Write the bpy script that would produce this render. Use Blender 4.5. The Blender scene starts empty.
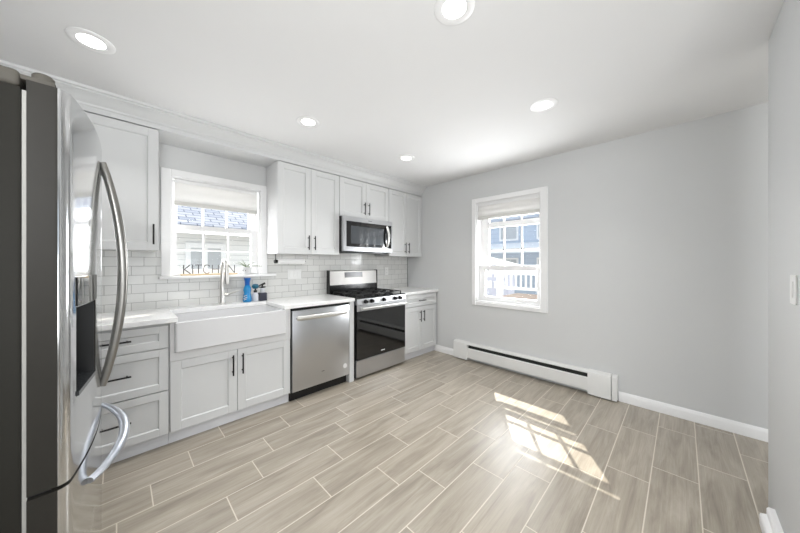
import bpy, bmesh, math, random
from mathutils import Vector, Matrix
random.seed(7)
SC = bpy.context.scene
COL = SC.collection
PI = math.pi

# ------------------------------------------------------------------ camera, sky, sun, exposure
cam = bpy.data.objects.new('camera', bpy.data.cameras.new('camera'))
COL.objects.link(cam)
cam.location = (0, 0, 1.31)
cam.rotation_euler = (PI / 2, 0, -PI / 4)
cam.data.sensor_width = 36.0
cam.data.lens = 282.0 / 800.0 * 36.0
cam.data.shift_y = -3.5 / 800.0
cam.data.clip_start = 0.02
SC.camera = cam

W = bpy.data.worlds.new('sky')
SC.world = W
W.use_nodes = True
bg = W.node_tree.nodes['Background']
bg.inputs['Color'].default_value = (0.80, 0.90, 1.0, 1)
bg.inputs['Strength'].default_value = 1.25

sun = bpy.data.lights.new('sun', 'SUN')
sun.energy = 6.5
sun.angle = math.radians(0.4)
sun.color = (1.0, 0.93, 0.80)
so = bpy.data.objects.new('sun', sun)
COL.objects.link(so)
so.location = (8, 6, 9)
so.rotation_euler = Vector((-0.8235, -0.525, -1.0)).to_track_quat('-Z', 'Y').to_euler()


def area(name, loc, direction, sx, sy, power, color=(1, 1, 1)):
    l = bpy.data.lights.new(name, 'AREA')
    l.shape = 'RECTANGLE'
    l.size, l.size_y = sx, sy
    l.energy = power
    l.color = color
    o = bpy.data.objects.new(name, l)
    COL.objects.link(o)
    o.location = loc
    o.rotation_euler = Vector(direction).to_track_quat('-Z', 'Y').to_euler()
    return o


# added fill lamp in the unseen rear room, tilted up to brighten the ceiling
area('rear_fill', (1.25, -3.50, 0.9), (0, 1, 1.1), 2.6, 1.6, 35.0, (0.96, 0.98, 1.0))
# daylight thrown up from the pale deck and yard through the two kitchen windows
area('far_window_daylight', (3.80, 1.53, 1.30), (-1, 0, 0.65), 0.95, 1.2, 84, (0.96, 0.98, 1.0))
area('sink_window_daylight', (0.70, 3.42, 1.5), (0, -1, 0.45), 0.62, 0.60, 14, (0.96, 0.98, 1.0))

# soft fill lamp added behind the camera to lift the far corner
area('corner_fill', (-0.45, -0.65, 1.75), (1, 1, 0.5), 0.8, 0.8, 44, (0.98, 0.99, 1.0))

vs = SC.view_settings
vs.view_transform = 'Standard'
vs.look = 'None'
vs.gamma = 1.0
vs.use_curve_mapping = False
vs.exposure = 0.0
CAN_POWER = 4.5

# ------------------------------------------------------------------ materials
def srgb(r, g, b):
    f = lambda c: (c / 255 / 12.92) if c / 255 <= 0.04045 else ((c / 255 + 0.055) / 1.055) ** 2.4
    return (f(r), f(g), f(b), 1)


def new_mat(name):
    m = bpy.data.materials.new(name)
    m.use_nodes = True
    return m, m.node_tree.nodes, m.node_tree.links, m.node_tree.nodes['Principled BSDF']


def plain(name, rgb, rough=0.5, metal=0.0, noise=0.03, nscale=30, bump=0.0, coat=0.0, spec=0.5):
    """solid procedural paint with a very faint mottling"""
    m, N, L, p = new_mat(name)
    c = srgb(*rgb)
    tc = N.new('ShaderNodeTexCoord')
    nz = N.new('ShaderNodeTexNoise')
    nz.inputs['Scale'].default_value = nscale
    nz.inputs['Detail'].default_value = 3
    L.new(tc.outputs['Object'], nz.inputs['Vector'])
    mx = N.new('ShaderNodeMix')
    mx.data_type = 'RGBA'
    mx.inputs['A'].default_value = tuple(v * (1 - noise) for v in c[:3]) + (1,)
    mx.inputs['B'].default_value = tuple(min(1, v * (1 + noise)) for v in c[:3]) + (1,)
    L.new(nz.outputs['Fac'], mx.inputs['Factor'])
    L.new(mx.outputs['Result'], p.inputs['Base Color'])
    p.inputs['Roughness'].default_value = rough
    p.inputs['Metallic'].default_value = metal
    p.inputs['Coat Weight'].default_value = coat
    p.inputs['Specular IOR Level'].default_value = spec
    if bump:
        b = N.new('ShaderNodeBump')
        b.inputs['Strength'].default_value = bump
        b.inputs['Distance'].default_value = 0.002
        L.new(nz.outputs['Fac'], b.inputs['Height'])
        L.new(b.outputs['Normal'], p.inputs['Normal'])
    return m


def brushed(name, rgb, rough=0.25, stretch=(1, 1, 60), var=0.10, metal=1.0):
    m, N, L, p = new_mat(name)
    c = srgb(*rgb)
    tc = N.new('ShaderNodeTexCoord')
    mp = N.new('ShaderNodeMapping')
    mp.inputs['Scale'].default_value = stretch
    L.new(tc.outputs['Object'], mp.inputs['Vector'])
    nz = N.new('ShaderNodeTexNoise')
    nz.inputs['Scale'].default_value = 12
    nz.inputs['Detail'].default_value = 4
    L.new(mp.outputs['Vector'], nz.inputs['Vector'])
    mr = N.new('ShaderNodeMapRange')
    mr.inputs['To Min'].default_value = rough * (1 - var * 2)
    mr.inputs['To Max'].default_value = rough * (1 + var * 2)
    L.new(nz.outputs['Fac'], mr.inputs['Value'])
    L.new(mr.outputs['Result'], p.inputs['Roughness'])
    p.inputs['Base Color'].default_value = c
    p.inputs['Metallic'].default_value = metal
    return m


def emit(name, rgb, strength):
    m, N, L, p = new_mat(name)
    p.inputs['Base Color'].default_value = (0.9, 0.9, 0.9, 1)
    p.inputs['Emission Color'].default_value = srgb(*rgb)
    p.inputs['Emission Strength'].default_value = strength
    return m


def glass(name, tint=(1, 1, 1), refl=0.018):
    m, N, L, p = new_mat(name)
    N.remove(p)
    out = N['Material Output']
    t = N.new('ShaderNodeBsdfTransparent')
    t.inputs['Color'].default_value = tint + (1,)
    g = N.new('ShaderNodeBsdfGlossy')
    g.inputs['Roughness'].default_value = 0.02
    mx = N.new('ShaderNodeMixShader')
    mx.inputs['Fac'].default_value = refl
    L.new(t.outputs[0], mx.inputs[1])
    L.new(g.outputs[0], mx.inputs[2])
    L.new(mx.outputs[0], out.inputs['Surface'])
    return m


def cloth(name, rgb, through=0.4):
    m = plain(name, rgb, 0.9, nscale=120, noise=0.02)
    N, L = m.node_tree.nodes, m.node_tree.links
    t = N.new('ShaderNodeBsdfTranslucent')
    t.inputs['Color'].default_value = srgb(*rgb)
    mx = N.new('ShaderNodeMixShader')
    mx.inputs['Fac'].default_value = through
    L.new(N['Principled BSDF'].outputs[0], mx.inputs[1])
    L.new(t.outputs[0], mx.inputs[2])
    L.new(mx.outputs[0], N['Material Output'].inputs['Surface'])
    return m


def floor_mat():
    m, N, L, p = new_mat('wood_look_porcelain')
    tc = N.new('ShaderNodeTexCoord')
    at = N.new('ShaderNodeAttribute')
    at.attribute_name = 'tone'
    off = N.new('ShaderNodeVectorMath')
    off.operation = 'SCALE'
    off.inputs[0].default_value = (37.0, 17.0, 61.0)
    L.new(at.outputs['Fac'], off.inputs['Scale'])
    add = N.new('ShaderNodeVectorMath')
    L.new(tc.outputs['Object'], add.inputs[0])
    L.new(off.outputs['Vector'], add.inputs[1])
    mp = N.new('ShaderNodeMapping')
    mp.inputs['Scale'].default_value = (1.3, 11, 1)
    L.new(add.outputs['Vector'], mp.inputs['Vector'])
    n1 = N.new('ShaderNodeTexNoise')
    n1.inputs['Scale'].default_value = 1.6
    n1.inputs['Detail'].default_value = 6
    n1.inputs['Roughness'].default_value = 0.62
    n1.inputs['Distortion'].default_value = 0.6
    L.new(mp.outputs['Vector'], n1.inputs['Vector'])
    mp2 = N.new('ShaderNodeMapping')
    mp2.inputs['Scale'].default_value = (2.2, 110, 1)
    L.new(add.outputs['Vector'], mp2.inputs['Vector'])
    n2 = N.new('ShaderNodeTexNoise')
    n2.inputs['Scale'].default_value = 1.5
    n2.inputs['Detail'].default_value = 3
    L.new(mp2.outputs['Vector'], n2.inputs['Vector'])
    cr = N.new('ShaderNodeValToRGB')
    e = cr.color_ramp.elements
    e[0].position, e[0].color = 0.28, srgb(136, 127, 114)
    e[1].position, e[1].color = 0.72, srgb(180, 172, 159)
    x = e.new(0.5)
    x.color = srgb(162, 153, 139)
    L.new(n1.outputs['Fac'], cr.inputs['Fac'])
    # tone of the individual plank
    hv = N.new('ShaderNodeHueSaturation')
    mr = N.new('ShaderNodeMapRange')
    mr.inputs['To Min'].default_value = 0.93
    mr.inputs['To Max'].default_value = 1.07
    L.new(at.outputs['Fac'], mr.inputs['Value'])
    L.new(mr.outputs['Result'], hv.inputs['Value'])
    L.new(cr.outputs['Color'], hv.inputs['Color'])
    mx = N.new('ShaderNodeMix')
    mx.data_type = 'RGBA'
    mx.blend_type = 'MULTIPLY'
    mr2 = N.new('ShaderNodeMapRange')
    mr2.inputs['From Min'].default_value = 0.3
    mr2.inputs['From Max'].default_value = 0.7
    mr2.inputs['To Min'].default_value = 0.9
    mr2.inputs['To Max'].default_value = 1.05
    L.new(n2.outputs['Fac'], mr2.inputs['Value'])
    mx.inputs['Factor'].default_value = 1.0
    L.new(hv.outputs['Color'], mx.inputs['A'])
    L.new(mr2.outputs['Result'], mx.inputs['B'])
    L.new(mx.outputs['Result'], p.inputs['Base Color'])
    p.inputs['Roughness'].default_value = 0.34
    p.inputs['Specular IOR Level'].default_value = 0.75
    b = N.new('ShaderNodeBump')
    b.inputs['Strength'].default_value = 0.22
    b.inputs['Distance'].default_value = 0.002
    L.new(n2.outputs['Fac'], b.inputs['Height'])
    L.new(b.outputs['Normal'], p.inputs['Normal'])
    return m


def tile_mat():
    m, N, L, p = new_mat('white_subway_tile')
    tc = N.new('ShaderNodeTexCoord')
    sp = N.new('ShaderNodeSeparateXYZ')
    L.new(tc.outputs['Object'], sp.inputs[0])
    cb = N.new('ShaderNodeCombineXYZ')
    L.new(sp.outputs['X'], cb.inputs['X'])
    L.new(sp.outputs['Z'], cb.inputs['Y'])
    br = N.new('ShaderNodeTexBrick')
    br.offset = 0.5
    br.offset_frequency = 2
    br.inputs['Scale'].default_value = 1.0
    br.inputs['Brick Width'].default_value = 0.154
    br.inputs['Row Height'].default_value = 0.0755
    br.inputs['Mortar Size'].default_value = 0.0016
    br.inputs['Mortar Smooth'].default_value = 0.1
    br.inputs['Bias'].default_value = 0.0
    br.inputs['Color1'].default_value = srgb(226, 226, 223)
    br.inputs['Color2'].default_value = srgb(216, 216, 213)
    br.inputs['Mortar'].default_value = srgb(150, 149, 146)
    L.new(cb.outputs[0], br.inputs['Vector'])
    L.new(br.outputs['Color'], p.inputs['Base Color'])
    rr = N.new('ShaderNodeMapRange')
    rr.inputs['To Min'].default_value = 0.10
    rr.inputs['To Max'].default_value = 0.7
    L.new(br.outputs['Fac'], rr.inputs['Value'])
    L.new(rr.outputs['Result'], p.inputs['Roughness'])
    nz = N.new('ShaderNodeTexNoise')
    nz.inputs['Scale'].default_value = 9
    L.new(tc.outputs['Object'], nz.inputs['Vector'])
    mt = N.new('ShaderNodeMath')
    mt.operation = 'MULTIPLY_ADD'
    mt.inputs[1].default_value = -0.6
    L.new(br.outputs['Fac'], mt.inputs[0])
    L.new(nz.outputs['Fac'], mt.inputs[2])
    b = N.new('ShaderNodeBump')
    b.inputs['Strength'].default_value = 0.35
    b.inputs['Distance'].default_value = 0.004
    L.new(mt.outputs[0], b.inputs['Height'])
    L.new(b.outputs['Normal'], p.inputs['Normal'])
    return m


def rows_mat(name, c1, c2, height, axis='Z', rough=0.6, lo=0.12):
    """horizontal laps: siding boards or shingle courses"""
    m, N, L, p = new_mat(name)
    tc = N.new('ShaderNodeTexCoord')
    sp = N.new('ShaderNodeSeparateXYZ')
    L.new(tc.outputs['Object'], sp.inputs[0])
    d = N.new('ShaderNodeMath')
    d.operation = 'DIVIDE'
    d.inputs[1].default_value = height
    L.new(sp.outputs[axis], d.inputs[0])
    fr = N.new('ShaderNodeMath')
    fr.operation = 'FRACT'
    L.new(d.outputs[0], fr.inputs[0])
    gt = N.new('ShaderNodeMath')
    gt.operation = 'LESS_THAN'
    gt.inputs[1].default_value = lo
    L.new(fr.outputs[0], gt.inputs[0])
    mx = N.new('ShaderNodeMix')
    mx.data_type = 'RGBA'
    mx.inputs['A'].default_value = srgb(*c1)
    mx.inputs['B'].default_value = srgb(*c2)
    L.new(gt.outputs[0], mx.inputs['Factor'])
    L.new(mx.outputs['Result'], p.inputs['Base Color'])
    p.inputs['Roughness'].default_value = rough
    return m


def shingle_mat():
    m, N, L, p = new_mat('blue_grey_roof_shingles')
    tc = N.new('ShaderNodeTexCoord')
    br = N.new('ShaderNodeTexBrick')
    br.inputs['Scale'].default_value = 1.0
    br.inputs['Brick Width'].default_value = 0.30
    br.inputs['Row Height'].default_value = 0.14
    br.inputs['Mortar Size'].default_value = 0.012
    br.inputs['Color1'].default_value = srgb(150, 158, 176)
    br.inputs['Color2'].default_value = srgb(186, 190, 202)
    br.inputs['Mortar'].default_value = srgb(105, 112, 130)
    L.new(tc.outputs['Object'], br.inputs['Vector'])
    L.new(br.outputs['Color'], p.inputs['Base Color'])
    p.inputs['Roughness'].default_value = 0.9
    return m


def quartz_mat():
    m, N, L, p = new_mat('white_quartz')
    tc = N.new('ShaderNodeTexCoord')
    nz = N.new('ShaderNodeTexNoise')
    nz.inputs['Scale'].default_value = 2.2
    nz.inputs['Detail'].default_value = 6
    nz.inputs['Distortion'].default_value = 1.5
    L.new(tc.outputs['Object'], nz.inputs['Vector'])
    cr = N.new('ShaderNodeValToRGB')
    e = cr.color_ramp.elements
    e[0].position, e[0].color = 0.47, srgb(240, 240, 239)
    e[1].position, e[1].color = 0.53, srgb(240, 240, 239)
    x = e.new(0.50)
    x.color = srgb(231, 231, 231)
    L.new(nz.outputs['Fac'], cr.inputs['Fac'])
    L.new(cr.outputs['Color'], p.inputs['Base Color'])
    p.inputs['Roughness'].default_value = 0.16
    return m


def wood_mat(name, c1, c2, scale=(2, 30, 30), rough=0.55):
    m, N, L, p = new_mat(name)
    tc = N.new('ShaderNodeTexCoord')
    mp = N.new('ShaderNodeMapping')
    mp.inputs['Scale'].default_value = scale
    L.new(tc.outputs['Object'], mp.inputs['Vector'])
    nz = N.new('ShaderNodeTexNoise')
    nz.inputs['Scale'].default_value = 2
    nz.inputs['Detail'].default_value = 5
    L.new(mp.outputs['Vector'], nz.inputs['Vector'])
    mx = N.new('ShaderNodeMix')
    mx.data_type = 'RGBA'
    mx.inputs['A'].default_value = srgb(*c1)
    mx.inputs['B'].default_value = srgb(*c2)
    L.new(nz.outputs['Fac'], mx.inputs['Factor'])
    L.new(mx.outputs['Result'], p.inputs['Base Color'])
    p.inputs['Roughness'].default_value = rough
    return m


M = dict(
    wall=plain('grey_wall_paint', (208, 209, 209), 0.75, nscale=6, noise=0.012, bump=0.0),
    ceil=plain('white_ceiling_paint', (228, 228, 228), 0.85, nscale=4, noise=0.01),
    trim=plain('white_trim_paint', (240, 240, 240), 0.35, noise=0.008),
    cab=plain('white_cabinet_paint', (208, 209, 209), 0.42, noise=0.008),
    carc=plain('cabinet_carcass', (208, 208, 208), 0.5, noise=0.01),
    toe=plain('toe_kick_paint', (216, 217, 220), 0.5, noise=0.01),
    black=plain('matte_black_metal', (26, 25, 25), 0.42, metal=0.4, noise=0.1),
    steel=brushed('stainless_steel', (198, 199, 200), 0.26, (1, 1, 40), 0.05),
    steelh=brushed('stainless_steel_across', (198, 199, 201), 0.30, (1, 30, 90), 0.05),
    steeld=brushed('stainless_backguard', (168, 166, 163), 0.40, (1, 30, 90), 0.05),
    bright=brushed('bright_handle_steel', (226, 225, 222), 0.36, (6, 6, 6), 0.03),
    mirror=brushed('polished_stainless_door', (205, 206, 207), 0.11, (30, 30, 1), 0.04),
    chrome=brushed('satin_handle_metal', (142, 140, 136), 0.30, (4, 4, 4), 0.03),  # dark reflections on the door handles put into this darker base colour
    pale=brushed('sky_tinted_handle_metal', (196, 200, 208), 0.36, (4, 4, 4), 0.03),  # sky reflection put into the pale bluish base colour
    nickel=brushed('brushed_nickel', (200, 198, 194), 0.32, (8, 8, 8), 0.03),
    side=plain('dark_grey_fridge_side', (40, 39, 35), 0.55, noise=0.05, nscale=200, spec=0.15),
    dside=plain('grey_door_side', (44, 42, 38), 0.5, noise=0.05, spec=0.2),
    gasket=plain('pale_gasket', (168, 167, 162), 0.6),
    hinge=plain('grey_hinge_cover', (88, 85, 79), 0.6, spec=0.2),
    blackplastic=plain('black_plastic', (13, 13, 14), 0.35, noise=0.08),
    blackglass=plain('black_oven_glass', (12, 12, 13), 0.05, noise=0.02, coat=0.6),
    greyglass=plain('grey_microwave_window', (66, 70, 74), 0.07, noise=0.02, coat=0.5),
    castiron=plain('cast_iron', (30, 30, 31), 0.55, noise=0.15, bump=0.3),
    enamel=plain('black_enamel', (20, 20, 21), 0.16, noise=0.05),
    burner=plain('burner_alloy', (120, 120, 120), 0.4, metal=0.8),
    display=plain('dark_display', (58, 60, 62), 0.2, noise=0.2, nscale=150),
    badge=plain('pale_badge', (225, 225, 225), 0.3),
    greymark=plain('grey_print', (120, 122, 124), 0.5),
    ceramic=plain('white_fireclay', (214, 214, 215), 0.15, noise=0.006, coat=0.2),
    quartz=quartz_mat(),
    tile=tile_mat(),
    edge=plain('dark_tile_edge_trim', (96, 95, 93), 0.4, metal=0.6),
    floor=floor_mat(),
    grout=plain('pale_grout', (214, 208, 196), 0.8, noise=0.03),
    glass=glass('window_glass'),
    shade=cloth('white_shade_fabric', (238, 237, 235), 0.35),
    shadehem=cloth('shade_hem_fabric', (222, 221, 217), 0.2),  # shadow along the folded hem put into this darker tone
    plastic=plain('white_plastic', (238, 238, 236), 0.3),
    plasticslot=plain('grey_plastic_slot', (150, 150, 148), 0.5),
    lens=emit('lamp_lens', (255, 253, 248), 6.0),
    heater=plain('heater_enamel', (224, 224, 222), 0.4, noise=0.02, nscale=20),
    heaterdark=plain('heater_dark_interior', (38, 42, 40), 0.7),
    fin=plain('aluminium_fins', (120, 122, 120), 0.45, metal=0.7),
    tan=wood_mat('pale_oak', (212, 186, 146), (228, 206, 170)),
    letter=plain('dark_letter_metal', (74, 73, 74), 0.5),
    leaf=plain('grey_green_leaf', (118, 130, 104), 0.6, noise=0.12),
    soil=plain('potting_soil', (92, 80, 66), 0.9, noise=0.3),
    blue=plain('blue_soap_plastic', (0, 126, 186), 0.22, noise=0.06, coat=0.3),
    bluedark=plain('deep_blue_label', (4, 88, 168), 0.3),
    teal=plain('teal_plastic', (18, 92, 116), 0.4, noise=0.1),
    navy=plain('navy_caddy', (44, 46, 62), 0.4),
    clear=plain('frosted_clear_plastic', (206, 208, 214), 0.2),
    paper=plain('paper_towel', (240, 240, 239), 0.95, noise=0.02, nscale=80, bump=0.2),
    siding=rows_mat('white_lap_siding', (240, 240, 238), (205, 205, 205), 0.125),
    bluesiding=rows_mat('blue_grey_siding', (194, 205, 220), (180, 192, 210), 0.2),
    shingle=shingle_mat(),
    snow=plain('pale_white_roof', (236, 238, 242), 0.8),  # near-white is the roof's own colour
    slate=plain('grey_slate_roof', (150, 160, 176), 0.9, noise=0.1),
    fascia=plain('brown_gutter', (186, 172, 154), 0.6),
    darkpane=plain('dim_house_pane', (190, 193, 196), 0.7, noise=0.1, nscale=4),
    vinyl=plain('white_vinyl', (244, 244, 244), 0.4),
    lilac=plain('pale_lilac_siding', (205, 206, 220), 0.7),
    deck=wood_mat('brown_deck_wood', (64, 42, 30), (80, 55, 40)),
    ground=plain('pale_concrete_ground', (214, 212, 206), 0.9, nscale=3, noise=0.05),
    post=plain('weathered_grey_frame', (120, 150, 165), 0.7),
)

# ------------------------------------------------------------------ mesh helpers
class MB:
    def __init__(s):
        s.bm = bmesh.new()

    def box(s, x0, x1, y0, y1, z0, z1, bev=0.0, seg=1):
        x0, x1 = min(x0, x1), max(x0, x1)
        y0, y1 = min(y0, y1), max(y0, y1)
        z0, z1 = min(z0, z1), max(z0, z1)
        vs = [s.bm.verts.new((x, y, z)) for x in (x0, x1) for y in (y0, y1) for z in (z0, z1)]
        q = [(0, 1, 3, 2), (4, 6, 7, 5), (0, 4, 5, 1), (2, 3, 7, 6), (0, 2, 6, 4), (1, 5, 7, 3)]
        fs = [s.bm.faces.new([vs[i] for i in f]) for f in q]
        if bev:
            es = list({e for f in fs for e in f.edges})
            bmesh.ops.bevel(s.bm, geom=es, offset=bev, segments=seg, profile=0.5, affect='EDGES')
        return s

    def prism(s, pts, axis, a0, a1):
        """closed 2-D outline extruded along an axis: 'x' -> (y,z), 'y' -> (x,z), 'z' -> (x,y)"""
        def v(p, a):
            return {'x': (a, p[0], p[1]), 'y': (p[0], a, p[1]), 'z': (p[0], p[1], a)}[axis]
        A = [s.bm.verts.new(v(p, a0)) for p in pts]
        B = [s.bm.verts.new(v(p, a1)) for p in pts]
        n = len(pts)
        fs = [s.bm.faces.new(A), s.bm.faces.new(B)]
        for i in range(n):
            fs.append(s.bm.faces.new((A[i], A[(i + 1) % n], B[(i + 1) % n], B[i])))
        return s

    def tube(s, pts, r, seg=12, flat=1.0, up=None, cap=True):
        """swept round bar; r one radius or one per point; flat squeezes it along its second axis"""
        pts = [Vector(p) for p in pts]
        n = len(pts)
        rr = r if isinstance(r, (list, tuple)) else [r] * n
        rings = []
        t0 = (pts[1] - pts[0]).normalized()
        ref = Vector(up) if up else (Vector((0, 0, 1)) if abs(t0.z) < 0.9 else Vector((1, 0, 0)))
        nrm = (ref - t0 * ref.dot(t0)).normalized()
        for i, p in enumerate(pts):
            a, b = pts[max(0, i - 1)], pts[min(n - 1, i + 1)]
            t = (b - a).normalized()
            nrm = (nrm - t * nrm.dot(t)).normalized()
            bi = t.cross(nrm)
            rings.append([s.bm.verts.new(p + nrm * rr[i] * math.cos(2 * PI * k / seg)
                                         + bi * rr[i] * flat * math.sin(2 * PI * k / seg)) for k in range(seg)])
        for i in range(n - 1):
            for k in range(seg):
                s.bm.faces.new((rings[i][k], rings[i][(k + 1) % seg], rings[i + 1][(k + 1) % seg], rings[i + 1][k]))
        if cap:
            s.bm.faces.new(rings[0][::-1])
            s.bm.faces.new(rings[-1])
        return s

    def cyl(s, p0, p1, r, seg=20):
        return s.tube([p0, p1], r, seg)

    def lathe(s, prof, c, seg=28):
        """profile of (radius, z) turned about the vertical through c"""
        rings = []
        for r, z in prof:
            if r < 1e-6:
                rings.append([s.bm.verts.new((c[0], c[1], c[2] + z))])
            else:
                rings.append([s.bm.verts.new((c[0] + r * math.cos(2 * PI * k / seg), c[1] + r * math.sin(2 * PI * k / seg), c[2] + z)) for k in range(seg)])
        for a, b in zip(rings, rings[1:]):
            if len(a) == 1 and len(b) == 1:
                continue
            for k in range(seg):
                k2 = (k + 1) % seg
                if len(a) == 1:
                    s.bm.faces.new((a[0], b[k], b[k2]))
                elif len(b) == 1:
                    s.bm.faces.new((a[k], a[k2], b[0]))
                else:
                    s.bm.faces.new((a[k], a[k2], b[k2], b[k]))
        return s

    def sheet(s, grid):
        V = [[s.bm.verts.new(p) for p in row] for row in grid]
        for i in range(len(V) - 1):
            for j in range(len(V[0]) - 1):
                s.bm.faces.new((V[i][j], V[i + 1][j], V[i + 1][j + 1], V[i][j + 1]))
        return s

    def build(s, name, mat, parent=None, loc=None, smooth=35):
        bmesh.ops.recalc_face_normals(s.bm, faces=s.bm.faces[:])
        org = Vector((0, 0, 0))
        if parent is not None:
            p = parent
            while p is not None:
                org += Vector(p.location)
                p = p.parent
        elif loc is not None:
            org = Vector(loc)
        me = bpy.data.meshes.new(name)
        bmesh.ops.translate(s.bm, verts=s.bm.verts[:], vec=-org)
        s.bm.to_mesh(me)
        s.bm.free()
        mats = mat if isinstance(mat, (list, tuple)) else [mat]
        for m in mats:
            me.materials.append(m)
        if smooth:
            me.polygons.foreach_set('use_smooth', [True] * len(me.polygons))
            me.set_sharp_from_angle(angle=math.radians(smooth))
        o = bpy.data.objects.new(name, me)
        COL.objects.link(o)
        if parent is not None:
            o.parent = parent
        elif loc is not None:
            o.location = loc
        return o


def box(*a, **k):
    return MB().box(*a, **k)


def thing(name, label, cat, loc, group=None):
    o = bpy.data.objects.new(name, None)
    o.empty_display_size = 0.05
    COL.objects.link(o)
    o.location = loc
    return tag(o, label, cat, group)


def tag(o, label=None, cat=None, group=None, kind=None):
    if label: o['label'] = label
    if cat: o['category'] = cat
    if group: o['group'] = group
    if kind: o['kind'] = kind
    return o


def struct(o):
    o['kind'] = 'structure'
    return o


def struct_empty(name, loc):
    o = bpy.data.objects.new(name, None)
    COL.objects.link(o)
    o.location = loc
    return struct(o)


def copy_tree(o, parent=None):
    c = o.copy()
    COL.objects.link(c)
    c.parent = parent
    for ch in list(o.children):
        copy_tree(ch, c)
    return c


# ------------------------------------------------------------------ the room
XL, XF = -0.90, 3.37          # wall behind the refrigerator, far wall
YK, YR = 3.20, -3.60          # kitchen wall, rear wall
ZC = 2.49
T = 0.16

# floor: porcelain planks set in pale grout
PW, PL, GAP = 0.2085, 0.632, 0.0055
joints = {0: .568, 1: .345, 2: .135, 3: .627, 4: .43, 5: .845, 6: 1.174, 7: 1.345, 8: 1.647, 9: 1.818, 10: 2.07,
          11: 2.236, 12: 2.434, 13: 2.675, 14: 3.015}
fb = MB()
fb.box(XL - 0.02, XF + 0.02, YR - 0.02, YK + 0.02, -0.12, -0.0012)
nb = len(fb.bm.faces)
row = -4
tones = []
while True:
    y1 = 2.43 + PW - row * PW
    y0 = y1 - PW
    if y1 < YR:
        break
    if y0 < YK:
        j = joints.get(row, (0.568 + 0.21 * ((row * 7) % 3) + 0.05 * (row % 4)))
        x = j - PL * math.ceil((j - XL) / PL)
        while x < XF:
            xa, xb = max(x, XL) + GAP / 2, min(x + PL, XF) - GAP / 2
            ya, yb = max(y0, YR) + GAP / 2, min(y1, YK) - GAP / 2
            if xb - xa > 0.01 and yb - ya > 0.01:
                f = fb.bm.faces.new([fb.bm.verts.new(p) for p in ((xa, ya, 0), (xb, ya, 0), (xb, yb, 0), (xa, yb, 0))])
                f.material_index = 1
            x += PL
    row += 1
floor = fb.build('floor', [M['grout'], M['floor']], smooth=0)
struct(floor)
me = floor.data
at = me.attributes.new('tone', 'FLOAT', 'FACE')
for p in me.polygons:
    at.data[p.index].value = random.random() if p.material_index else 0.5
    if p.material_index and p.normal.z < 0:
        p.flip()

struct(box(XL - T, XF + T, YR - T, YK + T, ZC, ZC + 0.12).build('ceiling', M['ceil'], smooth=0))

def wall_with_hole(name, axis, c0, c1, a0, a1, h, mat):
    """axis 'x': slab between x=c0..c1 along y; 'y': slab between y=c0..c1 along x; h=(a,b,z0,z1)"""
    mb = MB()
    def b(p, q, z0, z1):
        if axis == 'x': mb.box(c0, c1, p, q, z0, z1)
        else: mb.box(p, q, c0, c1, z0, z1)
    if h:
        b(a0, h[0], 0, ZC); b(h[1], a1, 0, ZC)
        b(h[0], h[1], 0, h[2]); b(h[0], h[1], h[3], ZC)
    else:
        b(a0, a1, 0, ZC)
    return struct(mb.build(name, mat, smooth=0))

FW = (1.125, 1.935, 0.80, 2.10)     # far window opening (y, y, z, z)
KW = (0.33, 1.078, 1.19, 2.08)      # window over the sink (x, x, z, z)
wf = wall_with_hole('wall_far', 'x', XF, XF + T, YR, YK + T, FW, M['wall'])
wk = wall_with_hole('wall_kitchen', 'y', YK, YK + T, XL - T, XF, KW, M['wall'])
wall_with_hole('wall_left', 'x', XL - T, XL, YR, YK, None, M['wall'])
wall_with_hole('wall_rear', 'y', YR - T, YR, XL - T, XF + T, (-0.1, 2.6, 0.12, 2.25), M['wall'])
# partition beside the camera; its long face looks at the kitchen
struct(box(1.25, 2.44, -0.45, -0.323, 0, ZC, bev=0.006, seg=2).build('wall_right', M['wall']))

# tiled splashback, a skin on the kitchen wall
bs = MB()
Zb = 0.885
bs.box(-0.55, KW[0] - 0.067, YK - 0.006, YK, Zb, 1.42)
bs.box(KW[0] - 0.067, KW[1] + 0.067, YK - 0.006, YK, Zb, 1.17)
bs.box(KW[1] + 0.067, 3.362, YK - 0.006, YK, Zb, 1.45)
bs.build('backsplash', M['tile'], wk, smooth=0)
box(3.362, 3.368, YK - 0.009, YK, Zb, 1.45).build('tile_edge', M['edge'], wk, smooth=0)

# baseboards
def board_profile(h, t):
    return [(0, 0), (t, 0), (t, h * 0.72), (t * 0.75, h * 0.80), (t * 0.55, h * 0.92), (t * 0.3, h), (0, h)]
m = MB()
m.prism([(XF - a, z) for a, z in board_profile(0.09, 0.014)], 'y', YR, 0.425)
m.prism([(XF - a, z) for a, z in board_profile(0.09, 0.014)], 'y', 2.252, 2.64)
struct(m.build('baseboard_far', M['trim']))
m = MB()
m.prism([(-0.323, 0), (-.275, 0), (-.275, .050), (-.280, .057), (-.291, .060), (-.297, .062), (-.297, .092), (-.303, .100), (-0.323, .100)], 'x', 1.25, 2.28)
struct(m.build('baseboard_right', M['trim']))
m = MB()
m.prism([(XL + a, z) for a, z in board_profile(0.09, 0.014)], 'y', YR, 1.05)
struct(m.build('baseboard_left', M['trim']))

# soffit box and crown above the wall cabinets
struct(box(XL, XF, 2.872, YK, 2.349, ZC - 0.0005).build('trim_1', M['cab'], smooth=0))
crown = [(2.872, 2.385), (2.864, 2.385), (2.862, 2.400), (2.850, 2.412), (2.838, 2.432), (2.818, 2.452), (2.806, 2.459),
         (2.806, 2.470), (2.794, 2.474), (2.790, ZC - 0.0005), (2.872, ZC - 0.0005)]
struct(MB().prism(crown, 'x', XL, XF).build('trim_2', M['cab'], smooth=25))

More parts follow.
